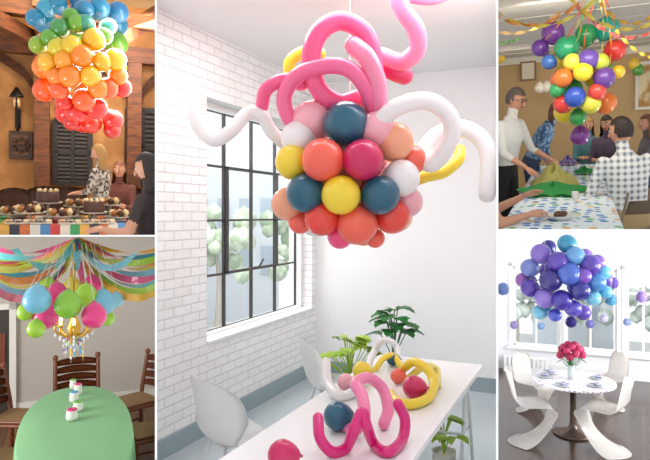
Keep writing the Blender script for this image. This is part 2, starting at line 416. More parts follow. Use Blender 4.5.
for y in ys[1:4]: b.bx(-.21,-.18,y-.011,y+.011,wz0+.05,wz1-.05,steel)
for z in zs[1:4]: b.bx(-.21,-.18,wy0+.05,wy1-.05,z-.010,z+.010,steel)
for y in (ys[0],ys[4]): b.bx(-.21,-.18,y-.006,y+.006,wz0+.05,wz1-.05,steel)
for z in (zs[0],zs[4]): b.bx(-.21,-.18,wy0+.05,wy1-.05,z-.006,z+.006,steel)
for (y0,y1,z0,z1) in ((ys[1],ys[1]+.022,zs[1],zs[3]),(ys[3]-.022,ys[3],zs[1],zs[3]),(ys[1],ys[3],zs[1],zs[1]+.022),(ys[1],ys[3],zs[3]-.022,zs[3])): b.bx(-.18,-.15,y0,y1,z0,z1,steel)
b.tube([V((-.15,(ys[1]+ys[3])/2,zs[1]+.02)),V((-.1,(ys[1]+ys[3])/2,zs[1]+.03)),V((-.08,(ys[1]+ys[3])/2+.05,zs[1]+.1))],.01,steel,n=6)
b.done('window_1')
# outside
foli=mat('foliage_pale','#a9bba2',.8,hex2='#d3decd',scale=5)
trunk=mat('trunk','#b9b2a8',.8)
bld=mat('render_facade','#d3dae1',.8,var=.06); bwin=mat('facade_glass','#aebdc9',.3)
gr=mat('pavement','#d0d3d2',.9)
def tree(fr,base,h,r,n,m=foli):
    b=B(fr); base=V(base); b.tube([base,base+V((.05,0,h*.4)),base+V((0,0,h*.75))],.07,trunk,n=8,r2=.03)
    for i in range(n):
        c=base+V((random.uniform(-r,r),random.uniform(-r*.5,r*.5),h*.5+random.uniform(0,h*.5))); rr=random.uniform(.2,.4)*r
        b.ell(c,rr,m,nu=12,nv=8,fn=lambda u:u*(1+.15*math.sin(u.x*9+i)*math.sin(u.z*8)))
    return b.done('tree')
b=B(C); b.grid(lambda u,v:V((-4.5+4.4*u,7.6+6*v,-.4)),2,2,gr); b.done('ground_outside')
tree(C,(-1.9,10.5,-.4),2.3,.6,18)
tree(C,(-.6,11.5,-.4),2.2,.5,14)
b=B(C); b.bx(-3.9,-1.0,12.6,13,-.4,2.8,bld)
for i in range(6):
    for k in range(2): b.bx(-3.6+i*.45,-3.35+i*.45,12.57,12.6,.6+k*1.0,1.2+k*1.0,bwin)
b.done('building')

# table
tw=mat('table_white','#fbfbfb',.25,var=.02,coat=.2); metalw=mat('white_metal','#f2f2f2',.3)
br_=CR.on(482,366,.75); bl_=CR.on(383,353,.75); nl_=CR.on(216,460,.75)
tx0=(bl_.x+nl_.x)/2; tx1=br_.x; ty1=(br_.y+bl_.y)/2; ty0=ty1-2.35
b=B(CR); b.bx(tx0,tx1,ty0,ty1,.715,.75,tw,bev=.004)
for yy in (ty1-.12,ty0+.25):
    for xx in (tx0+.1,tx1-.1):
        b.cyl((xx,yy,.715),(xx+(-.03 if xx<.5*(tx0+tx1) else .03),yy+.10,0),.014,.012,metalw); b.cyl((xx,yy,.715),(xx,yy-.22,0),.014,.012,metalw)
        b.cyl((xx,yy-.13,.3),(xx,yy+.05,.3),.01,.01,metalw)
    b.cyl((tx0+.1,yy,.69),(tx1-.1,yy,.69),.018,.018,metalw); b.cyl((tx0+.1,yy-.13,.3),(tx1-.1,yy-.13,.3),.01,.01,metalw)
b.done('trestle_table')
chw=mat('white_plastic_shell','#ffffff',.35,var=.01,coat=.2)
def shell_chair(fr,x,y,face,name='shell_chair',H=.84,W=1.0):
    b=B(fr); a=math.radians(face); f=V((math.cos(a),math.sin(a),0)); r=V((math.sin(a),-math.cos(a),0)); O=V((x,y,0)); up=V((0,0,1))
    prof=[(.24,.42,.16),(.22,.445,.20),(.1,.435,.225),(-.05,.425,.235),(-.15,.45,.24),(-.20,.54,.25),(-.225,.65,.25),(-.24,.74,.235),(-.25,.80,.19),(-.254,.83,.12),(-.255,.84,.04)]
    pr=catmull([V(p) for p in prof],4); n=len(pr)-1
    def fn(u,v):
        p=pr[int(round(u*n))]; q=2*v-1; back=min(1,max(0,(u-.36)/.2)); lift=.055*q*q*(1-back)*min(1,u*4); w=p.z*W; fwdc=1.9*(w*q)**2*back
        return O+r*(w*q)+f*(p.x+fwdc)+up*(p.y*H/.84+lift)
    b.grid(fn,n,14,chw,thick=.009)
    lm=mat('chair_leg_white','#e6e8ea',.3,.2)
    for sx,sy in((.16,.14),(.16,-.14),(-.14,.14),(-.14,-.14)):
        b.cyl(O+f*sx*.7+r*sy*.7+up*.425,O+f*sx*1.45+r*sy*1.45,.011,.010,lm)
    b.box(O+up*.418,(.2,.2,.012),lm,yaw=a)
    return b.done(name)
p=CR.on(200,377,.86); shell_chair(CR,p.x+.10,p.y+.20,62,W=1.18,H=.86)
p=CR.on(308,337,.84); shell_chair(CR,p.x+.16,p.y+.08,38)
# cluster
TE,CO,YE,MG,PK,LP,WH,PE,RD='#0f5f7a','#ff6a55','#ffe135','#d41560','#ff4f8c','#ffb8c4','#fbf9f9','#ffb08a','#f4483a'
lst=[(346,124,23,TE),(312,121,21,LP),(323,160,22,CO),(363,160,21,MG),(394,142,20,PE),(293,162,18,YE),(306,193,20,TE),(341,195,20,YE),(380,195,20,TE),
(401,178,19,WH),(288,204,17,PE),(322,218,18,RD),(357,224,21,CO),(392,216,18,RD),(408,202,15,LP),(340,236,13,PK),(377,130,19,LP),(299,138,18,WH),(412,160,15,CO),(375,238,10,CO),(300,222,12,CO)]
b,ctr=cluster(C,'balloon_chandelier',lst,4.0,350,175,74,topz=3.4,fill=26,fcols=[CO,LP,YE,PE,WH,LP])
def tp(pts,r,h):
    b.tube([C.at(*q) for q in pts],r*C.K*4.0,bal(h),n=14,k=7)
PINK='#ff5c93'
tp([(366,100,3.8),(374,72,3.75),(366,36,3.72),(342,21,3.7),(320,32,3.68),(311,58,3.68),(318,88,3.7),(338,103,3.74),(360,98,3.8)],9,PINK)
tp([(262,106,3.8),(266,90,3.75),(284,80,3.72),(302,84,3.74)],6.5,'#ff5c93')
tp([(304,132,3.8),(288,116,3.76),(285,94,3.72),(300,74,3.66),(328,66,3.6),(350,70,3.58),(366,88,3.6),(372,108,3.68)],7.5,'#ff6fa0')
tp([(354,46,3.66),(368,60,3.6),(377,84,3.6),(378,112,3.7)],9,'#ff8fb4')
tp([(396,-14,3.7),(402,8,3.72),(416,30,3.74),(417,50,3.78),(402,62,3.84),(382,56,3.9)],8.5,'#ff86ae')
tp([(404,-4,3.8),(430,-1,3.85),(448,-6,3.9)],6,'#ff86ae')
tp([(384,66,3.95),(394,72,3.92),(404,76,3.95)],9,MG)
tp([(290,78,3.95),(290,62,3.93),(304,52,3.93),(320,54,3.95)],6,YE)
tp([(196,97,3.8),(194,112,3.75),(201,130,3.72),(215,140,3.7),(232,130,3.72),(248,113,3.78),(262,116,3.8),(272,132,3.85),(290,148,3.95)],6.5,WH)
tp([(368,146,3.66),(380,122,3.6),(400,106,3.56),(426,101,3.55),(446,112,3.56),(452,132,3.6),(442,154,3.66),(430,164,3.72),(424,152,3.78),(436,136,3.8),(460,128,3.78),(480,138,3.75),(489,160,3.72),(487,194,3.7)],8.2,WH)
tp([(408,184,4.0),(424,177,3.95),(444,172,3.95),(458,160,3.98),(460,150,4.05)],6,YE)
b.done('balloon_chandelier')
# things on table
zt=.75
def squig(name,pts,r,h,hs=None):
    b=B(CR); P=[]
    rr=r/600*3.0
    for i,(px,py) in enumerate(pts):
        z=zt+rr+(hs[i] if hs else 0); P.append(CR.on(px,py,z))
    b.tube(P,rr,bal(h),n=14,k=8); b.done(name)
squig('twisted_balloon',[(318,418),(320,438),(332,452),(346,448),(354,430),(362,412),(366,424),(374,444),(388,452),(402,440),(405,420),(398,404)],5.2,'#e0107a',[.12,.06,0,0,.10,.17,.12,0,0,0,.08,.16])
squig('twisted_balloon',[(344,424),(354,430),(364,418),(362,396),(356,384),(368,378),(382,388),(388,408),(384,424)],6.2,'#ff8ab8',[0,0,.08,.16,.2,.2,.14,.06,0])
squig('twisted_balloon',[(326,362),(328,383),(340,396),(356,390),(362,380)],6,WH,[.12,.03,0,0,0])
squig('twisted_balloon',[(368,366),(374,352),(384,340),(396,346),(398,362)],5,WH,[0,.05,.14,.06,0])
squig('twisted_balloon',[(390,394),(398,402),(412,404),(428,398),(434,384),(428,370),(414,362),(404,368)],6,YE,[0,0,0,0,.04,.1,.12,.06])
squig('twisted_balloon',[(406,381),(416,372),(426,366),(437,370),(438,386)],4.6,'#ffe76a',[0,.05,.08,.03,0])
squig('twisted_balloon',[(376,368),(384,358),(394,356),(400,366)],4.5,YE,[0,.05,.05,0])
def tb(px,py,r,h,z0=zt):
    b=B(CR); c=CR.on(px,py,z0+.1); dist=(CR.M@c).y; rr=r*dist/600; c=CR.on(px,py,z0+rr); b.balloon(c,rr,bal(h),V((1,.3,0))); b.done('balloon')
tb(338,416,15,TE); tb(283,455,16,MG); tb(362,371,10,YE); tb(414,387,12,MG); tb(398,376,8,CO); tb(346,382,9,LP); tb(393,359,7,TE)
# plants
lg=mat('leaf_lime','#a8cc3e',.45,var=.3,scale=9); dg=mat('leaf_dark','#2f7a35',.4,var=.35,scale=9); pot=mat('pot_stone','#d9d2c6',.7)
def plant(fr,x,y,ph,spread,m,n,L,lob=0,z0=0,wr=.6,ps=1.0):
    b=B(fr); O=V((x,y,z0)); b.lathe([(r*ps,z*ps) for r,z in ((.09,0),(.11,.01),(.13,.24),(.14,.26),(.12,.26),(.115,.22),(.01,.22))],O,pot)
    for i in range(n):
        a=i*2.4; k=.25+.75*((i*7)%n)/n; tip=O+V((math.cos(a)*spread*k,math.sin(a)*spread*k,.24*ps+(ph-.24*ps)*(1.12-.55*k)))
        b.tube([O+V((0,0,.22*ps)),O+V((math.cos(a)*spread*k*.3,math.sin(a)*spread*k*.3,.22*ps+(tip.z-z0-.22*ps)*.6)),tip],.005,m,n=5,k=4)
        d=V((math.cos(a),math.sin(a),.35)); b.leaf(tip,d,L,L*wr,m,.5,lob)
    b.done('potted_plant')
q=CR.on(350,425,0); plant(CR,q.x,q.y,.78,.24,lg,30,.15,wr=.8)
q=CR.on(394,402,0); plant(CR,q.x,q.y,.93,.14,dg,20,.19,.25,wr=.85)
q=CR.on(444,474,0); plant(CR,q.x,q.y,.40,.13,lg,18,.12,wr=.7,ps=.65)

# ============================================================ BOTTOM LEFT
wallb=mat('wall_greige','#c4bcb3',.8,var=.05,scale=2); woodf=mat('floor_oak','#7a5638',.5,hex2='#66452c',kind='planks')
cherry=mat('wood_cherry','#7a3f22',.4,var=.3,scale=8)
b=B(BL); b.bx(-3,3,7.8,7.9,0,2.5,wallb); b.done('wall_back')
b=B(BL); b.bx(-3,3,2.2,7.8,-.05,0,woodf); b.done('floor')
wt=mat('trim_white','#ece8e0',.5)
b=B(BL); b.bx(-3,3,7.77,7.8,0,.12,wt); b.done('baseboard_back')
l=BL.at(-2,320,7.7); r_=BL.at(9,320,7.7); topd=BL.at(5,310,7.7).z
b=B(BL); b.bx(l.x-.6,r_.x,7.74,7.8,0,topd,mat('door_dark','#3a3028',.5)); b.bx(r_.x,r_.x+.07,7.72,7.8,0,topd+.07,wt); b.bx(l.x-.6,r_.x+.07,7.72,7.8,topd,topd+.07,wt)
b.box((r_.x-.1,7.73,.75),(.12,.02,.4),mat('door_panel_red','#7a3a24',.5)); b.done('door_1')
green=mat('tablecloth_green','#85ba88',.7,var=.1,scale=4)
c0=BL.on(76,386,.76); c1=BL.on(78,486,.76); ccx=BL.on(76,432,.76).x; cy=(c0.y+c1.y)/2; Ly=(c0.y-c1.y)/2
Wx=(BL.on(137,440,.76).x-BL.on(15,440,.76).x)/2
b=B(BL)
def sup(t,a,bb,e=.9): c=math.cos(t); s_=math.sin(t); return (a*math.copysign(abs(c)**e,c),bb*math.copysign(abs(s_)**e,s_))
rows=[]
for rr,z,rip in ((.02,.765,0),(.5,.765,0),(.97,.764,0),(1.0,.755,0),(1.01,.72,.005),(1.02,.6,.02),(1.04,.45,.035),(1.05,.36,.04)):
    rows.append([V((ccx+sup(2*math.pi*k/96,Wx*rr,Ly*rr)[0]*(1+rip*math.sin(k*.9)),cy+sup(2*math.pi*k/96,Wx*rr,Ly*rr)[1]*(1+rip*.5*math.sin(k*.9)),z)) for k in range(96)])
b.ring(rows,green,caps=(True,False))
for sx in(-1,1):
    for sy in(-1,1): b.cyl((ccx+sx*Wx*.6,cy+sy*Ly*.6,0),(ccx+sx*Wx*.6,cy+sy*Ly*.6,.74),.03,.04,cherry)
b.done('oval_dining_table')
def ladder_chair(x,y,face,H=.95,s=1):
    b=B(BL); a=math.radians(face); f=V((math.cos(a),math.sin(a),0)); r=V((math.sin(a),-math.cos(a),0)); O=V((x,y,0)); up=V((0,0,1))
    for sg in(-1,1):
        b.tube([O-f*.2+r*sg*.2,O-f*.2+r*sg*.2+up*.45,O-f*.27+r*sg*.2+up*H],.024,cherry,n=8,k=4,r2=.02)
        b.ell(O-f*.275+r*sg*.2+up*(H+.02),.028,cherry,nu=10,nv=8)
        b.tube([O+f*.2+r*sg*.2,O+f*.2+r*sg*.2+up*.2,O+f*.2+r*sg*.2+up*.44],.02,cherry,n=8,k=2)
        b.cyl(O-f*.2+r*sg*.2+up*.2,O+f*.2+r*sg*.2+up*.2,.012,.012,cherry,8)
    b.cyl(O+f*.2-r*.2+up*.22,O+f*.2+r*.2+up*.22,.012,.012,cherry,8)
    for i in range(4):
        z=.55+i*(H-.60)/3.2
        t=(z-.45)/(H-.45)
        def fn(u,v,z=z,t=t):
            q=2*u-1; return O-f*(.2+.07*t+.03*(1-q*q))+r*(.19*q)+up*(z+(.055)*(v)+.02*(1-q*q)*v)
        b.grid(fn,8,2,cherry,thick=.014)
    b.box(O+up*.45,(.44,.44,.03),cherry,yaw=a,bev=.01)
    b.box(O+up*.475,(.38,.38,.02),mat('rush_seat','#8a6a45',.8),yaw=a,bev=.008)
    b.done('ladder_back_chair')
q=BL.at(77,367,6.35); ladder_chair(q.x,6.35,-90,H=.84)
for px,d,fc,H in ((20,6.1,-25,.86),(2,5.1,-12,.95),(134,6.2,205,.86),(152,5.3,192,.92),(160,4.3,185,.98)):
    q=BL.at(px,400,d); ladder_chair(q.x,d,fc,H)
for i,(px,py,r,h) in enumerate(((72,420,.045,.075),(78,411,.04,.07),(74,402,.038,.08),(78,395,.035,.09),(73,389,.03,.08))):
    q=BL.on(px,py,.767); b=B(BL); g=mat('jar_white','#f0eeea',.2,coat=.5)
    b.lathe([(r*.6,0),(r*.95,.01),(r,h*.5),(r*.85,h*.85),(r*.95,h),(r*.85,h),(r*.8,h*.8),(.002,h*.75)],q,g)
    for k in range(9): b.ell(q+V((math.cos(k*2.4)*r*.5,math.sin(k*2.4)*r*.5,h*.98)),r*.36,mat('candy_%d'%(i%3),['#d83a7a','#6fb04a','#4aa0d0'][i%3],.3),nu=8,nv=6)
    b.done('candy_bowl')
gold=mat('brass_gold','#d9a840',.3,.7); glow=mat('candle_bulb','#ffe9b0',.4,emit=3); crys=mat('crystal_glass','#eef2f6',.05,coat=1)
q=BL.at(74,330,4.6); b=B(BL)
b.lathe([(.01,.25),(.02,.2),(.015,.1),(.05,.02),(.03,-.04),(.01,-.08),(.004,-.09)],q,gold); b.cyl(q+V((0,0,.2)),q+V((0,0,.62)),.006,.006,gold,8)
for i in range(8):
    a=i*math.pi/4; e=V((math.cos(a),math.sin(a),0))
    b.tube([q+V((0,0,0)),q+e*.06-V((0,0,.04)),q+e*.12+V((0,0,.0)),q+e*.12+V((0,0,.04))],.007,gold,n=6)
    b.cyl(q+e*.12+V((0,0,.04)),q+e*.12+V((0,0,.055)),.02,.02,gold,8); b.cyl(q+e*.12+V((0,0,.05)),q+e*.12+V((0,0,.10)),.01,.008,glow,8)
    for k in range(3): b.ell(q+e*(.12-.03*k)-V((0,0,.03+.03*k)),(.009,.009,.015),crys,nu=6,nv=4)
for i in range(20):
    a=i*.8; rr=.02+.055*((i*5)%7)/7; cc=['#e83a86','#56b8e0','#a5d43c','#ffd23a','#b05ac8'][i%5]; e=q+V((math.cos(a)*rr,math.sin(a)*rr,-.03))
    L_=.08+.14*((i*3)%5)/5
    b.cyl(e,e-V((0,0,L_)),.0015,.0015,crys,4)
    for k in range(int(L_/.028)): b.ell(e-V((0,0,.02+k*.028)),(.0075,.0075,.011),crys if (k+i)%3==0 else bal(cc),nu=6,nv=5)
b.done('chandelier')
GR,BB,HP='#a5d63a','#7cc4e4','#ee3a8a'
lst=[(37,300,14,BB,0),(46,316,13,HP,1),(68,305,14,'#8ac53a',0),(94,316,13,HP,0),(103,303,13,BB,1),(36,329,9,GR,0),(57,294,11,HP,2),(86,296,12,GR,1),(107,318,8,GR,2),(26,312,9,GR,1),(72,289,11,'#f2e05a',3),(92,285,10,HP,3),(48,288,10,GR,3),(116,300,8,'#8fd0ea',2)]
b=B(BL)
for i,(px,py,r,h,k) in enumerate(lst):
    d=4.15+.26*k; cc=BL.at(px,py,d); b.balloon(cc,r*BL.K*d,bal(h),V((0,.3,1)))
    b.cyl(cc+V((0,0,.1)),V((cc.x*.6,5.1,2.08)),.002,.002,mat('string_white','#e8e4da',.6),4)
b.done('balloon_canopy')
b=B(BL); hub=BL.at(77,240,5.2)
cols=['#ea5c94','#62c0c8','#a8d448','#f4b848','#45a5c0','#f5935a','#ece46a','#86cbe8']
def streamer(p0,p1,sag,w,c,tw,face=None):
    p0=V(p0);p1=V(p1); P=[p0.lerp(p1,t)-V((0,0,sag*4*t*(1-t))) for t in [k/6 for k in range(7)]]
    b.ribbon(P,w,bal(c),twist=tw,k=5)
for i in range(9):
    t=i/8
    for sg,px in ((0,-16),(3,172)):
        p1=BL.at(px,246+34*t,5.6-1.5*t); streamer(hub+V((0,.02*i,0)),p1,.08+.19*t,.055,cols[(i+sg)%8],(3+i%3)*(1 if sg else -1))
for i in range(9):
    a=math.pi*(i+.5)/9+math.pi; p1=hub+V((math.cos(a)*1.1,math.sin(a)*.9,-.02-.02*(i%3))); streamer(hub,p1,.16,.05,cols[(i*3)%8],5)
for i in range(6):
    p1=BL.at(38+i*15,284+(i%3)*6,5.0); streamer(hub,p1,.03,.045,cols[(i*5+1)%8],3)
b.done('crepe_streamers')

# ============================================================ BOTTOM RIGHT
wallw=mat('wall_white','#f6f8fa',.7,var=.02); darkf=mat('floor_walnut','#4b3023',.25,hex2='#38251b',kind='planks',coat=.3)
Yb=12.4
def bz(py): return BR.ax(574,py,1,Yb).z
def bxx(px): return BR.ax(px,300,1,Yb).x
wins=[(513,560),(565,617),(626,662)]; z0,z1=bz(350),bz(268)
b=B(BR); xs=[-4]+[bxx(q) for w in wins for q in w]+[4]
b.bx(-4,4,Yb,Yb+.2,0,z0,wallw); b.bx(-4,4,Yb,Yb+.2,z1,3.2,wallw)
for i in range(0,8,2): b.bx(xs[i],xs[i+1],Yb,Yb+.2,z0,z1,wallw)
b.done('wall_back')
b=B(BR); b.bx(-4,4,6.2,Yb,-.05,0,darkf); b.done('floor')
b=B(BR); b.bx(-4,4,Yb-.02,Yb,0,.16,wf); b.done('baseboard_back')
for i,w in enumerate(wins):
    b=B(BR); x0,x1=bxx(w[0]),bxx(w[1])
    for q in ((x0,x0+.05,z0,z1),(x1-.05,x1,z0,z1),(x0,x1,z0,z0+.05),(x0,x1,z1-.05,z1)): b.bx(q[0],q[1],Yb+.02,Yb+.1,q[2],q[3],wf)
    zm=z0+(z1-z0)*.72; b.bx(x0,x1,Yb+.03,Yb+.08,zm-.02,zm+.02,wf)
    xm=(x0+x1)/2; b.bx(xm-.018,xm+.018,Yb+.03,Yb+.08,z0,z1,wf)
    b.bx(x0-.07,x0,Yb-.03,Yb,z0,z1+.08,wf); b.bx(x1,x1+.07,Yb-.03,Yb,z0,z1+.08,wf); b.bx(x0-.07,x1+.07,Yb-.03,Yb,z1,z1+.1,wf); b.bx(x0-.1,x1+.1,Yb-.1,Yb,z0-.05,z0,wf)
    b.done('window_%d'%(i+2))
gtree=mat('foliage_grey','#a3b0a6',.9,hex2='#ccd4ce',scale=3)
b=B(BR); b.grid(lambda u,v:V((-5+10*u,Yb+.4+5*v,-.3)),2,2,gr); b.done('ground_outside')
for x_,y_,h_ in ((-1.3,15,1.7),(.3,15.5,1.5),(1.6,15,1.6)): tree(BR,(x_,y_,-.3),h_,.5,14,gtree)
b=B(BR); b.bx(-1.0,.9,16.5,17,-.3,1.2,bld); rf=mat('roof_slate','#99a0a8',.8)
i=b.mi(rf); A=[b.bm.verts.new(p) for p in ((-1.15,16.4,1.2),(1.05,16.4,1.2),(1.05,17.1,1.2),(-1.15,17.1,1.2),(-.05,16.4,1.7),(-.05,17.1,1.7))]
for f_ in ((0,1,4),(2,3,5),(0,4,5,3),(1,2,5,4)): b.bm.faces.new([A[k] for k in f_]).material_index=i
b.bx(-.6,-.2,16.46,16.5,.4,1.0,bwin); b.bx(.2,.6,16.46,16.5,.4,1.0,bwin); b.done('building')
q0=bxx(505); b=B(BR)
for i in range(11): b.bx(q0+i*.075,q0+.06+i*.075,Yb-.24,Yb-.14,.12,.30,wf,bev=.015)
b.bx(q0,q0+.81,Yb-.25,Yb-.13,.0,.12,wf); b.bx(q0,q0+.81,Yb-.23,Yb-.15,.28,.31,wf); b.done('radiator')
q=BR.on(573,380,.75); R_=.5*((BR.on(612,380,.75)-BR.on(533,380,.75)).length); b=B(BR)
lace=mat('lace_cloth','#f6f2f6',.7,kind='dots',hex2='#a898c0',scale=18,thr=.26); chrome=mat('pedestal_bronze','#6a5a50',.3,.7)
b.lathe([(.02,.75),(R_*.97,.75),(R_,.745),(R_,.725),(R_*.97,.72),(.02,.72)],(q.x,q.y,0),lace,n=48)
b.lathe([(.14,.72),(.045,.68),(.04,.4),(.045,.15),(.07,.08),(.26,.03),(.28,0),(.02,0)],(q.x,q.y,0),chrome,n=32); b.done('round_pedestal_table'); T=q.copy()
pw=mat('white_gloss_plastic','#fbf7f2',.2,var=.02,coat=.4)
def cant_chair(x,y,face,s=1):
    b=B(BR); a=math.radians(face); f=V((math.cos(a),math.sin(a),0)); r=V((math.sin(a),-math.cos(a),0)); O=V((x,y,0)); up=V((0,0,1))
    pr=[(-.30,.86,.10),(-.295,.84,.17),(-.27,.74,.215),(-.225,.60,.22),(-.19,.50,.225),(-.10,.43,.235),(.05,.425,.235),(.17,.44,.235),(.235,.42,.225),(.235,.36,.20),(.16,.25,.17),(.05,.15,.17),(-.06,.08,.20),(-.18,.03,.235),(-.27,.008,.25)]
    pr=catmull([V(p) for p in pr],4); n=len(pr)-1
    def fn(u,v):
        p=pr[int(round(u*n))]; q=2*v-1; t=u
        seat=math.exp(-((t-.42)/.12)**2); back=max(0,1-t/.3); foot=max(0,(t-.66)/.34)
        return O+r*(p.z*q*s)+f*((p.x+.07*q*q*back+.16*foot*q*q*(1 if t>.7 else .6))*s)+up*max(.004,(p.y+.05*q*q*seat-.06*foot*(q*q)*(1-foot))*s)
    b.grid(fn,n,14,pw,thick=.02*s); b.done('cantilever_chair')
q=BR.on(533,443,0); cant_chair(q.x-.02,q.y,15,1.15)
q=BR.on(600,450,0); cant_chair(q.x+.05,q.y,160,1.2)
q=BR.on(532,418,0); cant_chair(q.x,q.y+.3,-35,1.0)
q=BR.on(608,414,0); cant_chair(q.x,q.y+.3,215,1.0)
b=B(BR); vm=mat('vase_glass','#cfd8d8',.1,coat=.5); o=V((T.x-.02,T.y+.05,.752))
b.lathe([(.03,0),(.05,.01),(.055,.08),(.04,.16),(.05,.2),(.04,.2),(.01,.15)],o,vm)
rose=mat('rose_pink','#d83a6a',.6,var=.3,scale=20); rose2=mat('rose_red','#b01f4a',.6)
for i in range(18):
    z=1-(i+.5)/18*1.1; a=i*2.4; e=V((math.sqrt(max(0,1-z*z))*math.cos(a),math.sqrt(max(0,1-z*z))*math.sin(a),z)); c=o+V((0,0,.33))+e*.15
    b.tube([o+V((0,0,.15)),o.lerp(c,.6),c],.004,dg,n=5,k=2)
    b.ell(c,.05,rose if i%3 else rose2,nu=14,nv=8,fn=lambda u:u*(1+.12*math.sin(math.atan2(u.y,u.x)*5+u.z*6)))
    if i%2: b.leaf(c-e*.05-V((0,0,.06)),e+V((0,0,-.3)),.1,.05,dg)
b.done('rose_bouquet')
for i,(dx,dy) in enumerate(((-.38,.02),(-.12,-.36),(.3,-.22),(.33,.2),(-.3,.28))):
    b=B(BR); o=V((T.x+dx,T.y+dy,.752)); b.lathe([(.05,.0),(.11,.012),(.115,.018),(.05,.01),(.005,.008)],o,vm); b.box(o+V((0,0,.03)),(.1,.07,.03),bal('#8a6fc0'),yaw=i,bev=.008)
    b.done('place_setting')
PU,LV,BL1,NV,SK='#5a3fa8','#8a6fc8','#5aa4d8','#2f2f8a','#7ac4de'
lst=[(567,244,10,'#3a98b8'),(590,265,11,PU),(558,262,11,PU),(575,256,10,'#6aa4d4'),(541,254,11,LV),(551,280,12,'#33287c'),(569,274,12,'#4a68c0'),(530,268,10,'#7a8aca'),(596,282,10,'#4a8aca'),(580,290,11,NV),(545,298,11,LV),(562,300,11,'#4232a0'),(530,288,10,PU),(603,272,8,'#6fc4d8'),(593,298,8,SK),(573,308,9,'#5a4ab8'),(540,312,8,SK),(605,292,7,'#5fb4d4'),(523,280,8,'#a060b8'),(583,276,9,'#7a4fb8'),(555,315,7,'#4a5ac4'),(597,262,8,'#905fc4')]
b,_=cluster(BR,'c',lst,9.0,565,281,48,fill=18,fcols=[PU,NV,BL1,LV],topz=2.82); b.done('balloon_cluster')
def pom(px,py,r,h,d):
    b=B(BR); c=BR.at(px,py,d); rr=r*BR.K*d; m=mat('tissue_'+h.strip('#'),h,.9,var=.15,scale=30)
    for i in range(60):
        z=1-2*(i+.5)/60; a=i*2.4; e=V((math.sqrt(1-z*z)*math.cos(a),math.sqrt(1-z*z)*math.sin(a),z)); b.leaf(c+e*rr*.45,e,rr*.6,rr*.7,m,.0)
    b.ell(c,rr*.75,m,nu=12,nv=8); b.tube([c,c+V((0,0,.4)),V((c.x,c.y,2.8))],.003,MATS['string_white'],n=4,k=2); b.done('tissue_pompom')
for a_ in ((503,289,7,'#a9c4f0',9.5),(514,325,4.5,'#bfb0e0',11.5),(541,326,4,'#a8ccec',11.5),(590,324,4.5,'#9894d8',11.5),(613,283,6,'#8a6fc8',10),(642,297,6,'#c0a8e4',10),(604,318,4.5,'#d8d4ee',11),(571,322,6,'#4a3f98',9.1),(545,306,6.5,'#5ab4d8',8.6),(627,322,4,'#b0c0e8',11.5),(611,300,6,'#7fc4e6',9)): pom(*a_)

# ============================================================ TOP RIGHT
tan=mat('wall_tan','#c8a878',.8,var=.08,scale=2); cl=mat('ceiling_tile','#cfc9c0',.8,var=.05)
b=B(TR); zc=TR.ax(574,52,1,11.5).z; b.bx(-4,4,11.5,11.6,0,zc,tan); b.done('wall_back')
b=B(TR); b.grid(lambda u,v:V((-4+8*u,4.3+7.3*v,zc)),2,2,cl)
for k in range(9): b.bx(-4,4,4.6+k*.85,4.63+k*.85,zc-.012,zc-.001,cl)
b.done('ceiling')
b=B(TR); b.bx(-4,4,3.2,11.5,-.05,0,mat('floor_lino','#8f8578',.5)); b.done('floor')
b=B(TR); b.bx(-4,4,11.44,11.5,zc-.12,zc,mat('trim_cream','#e3dccb',.6)); b.done('trim_1')
q0=TR.ax(636,62,1,11.4); q1=TR.ax(672,108,1,11.4); b=B(TR); b.bx(q0.x,q1.x,11.42,11.5,q1.z,q0.z,mat('frame_white','#ece6da',.5)); b.bx(q0.x+.05,q1.x-.05,11.41,11.43,q1.z+.05,q0.z-.05,mat('poster','#b98a4a',.7,hex2='#e9d9b0',scale=4)); b.done('wall_poster')
q0=TR.ax(520,62,1,11.4); q1=TR.ax(536,80,1,11.4); b=B(TR); b.bx(q0.x,q1.x,11.42,11.5,q1.z,q0.z,mat('sign_wood','#8a6a48',.5)); b.bx(q0.x+.03,q1.x-.03,11.41,11.43,q1.z+.03,q0.z-.03,mat('sign_paper','#e0d6bc',.7)); b.done('wall_sign')
lf=TR.on(500,229,.75); lb=TR.on(541,163,.75); rb=TR.on(604,163,.75); rfp=TR.on(606,229,.75)
x0=(lf.x+lb.x)/2; x1=(rb.x+rfp.x)/2
dots=mat('dotted_tablecloth','#e2eaee',.6,kind='dots',scale=12,thr=.36)
b=B(TR)
def cloth(u,v):
    y=3.95+(8.6-3.95)*u; L_=.38; W=x1-x0; s_=v*(W+2*L_)
    if s_<L_: return V((x0-.02-.015*math.sin(u*70)*(1-s_/L_),y,.755-(L_-s_)))
    if s_>L_+W: return V((x1+.02+.015*math.sin(u*70)*((s_-L_-W)/L_),y,.755-(s_-L_-W)))
    return V((x0+s_-L_,y,.757))
b.grid(cloth,80,36,dots)
for yy in (4.2,6.2,8.3):
    for xx in (x0+.08,x1-.08): b.cyl((xx,yy,0),(xx,yy,.74),.018,.018,steel,8)
b.bx(x0,x1,3.98,8.57,.72,.75,mat('table_ply','#a88a60',.6)); b.done('banquet_table')
gt=mat('tissue_green','#4fc06a',.6,var=.2,scale=20); yt=mat('tissue_yellow','#e2dc86',.6,var=.15,scale=20)
def crumple(px,py,R_,H_,m,name,sh=1.0):
    q=TR.on(px,py,.76); b=B(TR)
    def fn(u,v):
        a=2*math.pi*u; rr=R_*v*(1+.22*math.sin(a*5)+.08*math.sin(a*11)); z=H_*(1-v)**.7*(1+.25*math.sin(a*6+v*9))+.012*math.sin(a*9)*v+.015
        return q+V((rr*math.cos(a)*sh,rr*math.sin(a)*1.2,z))
    b.grid(fn,60,10,m,thick=.003); return b,q
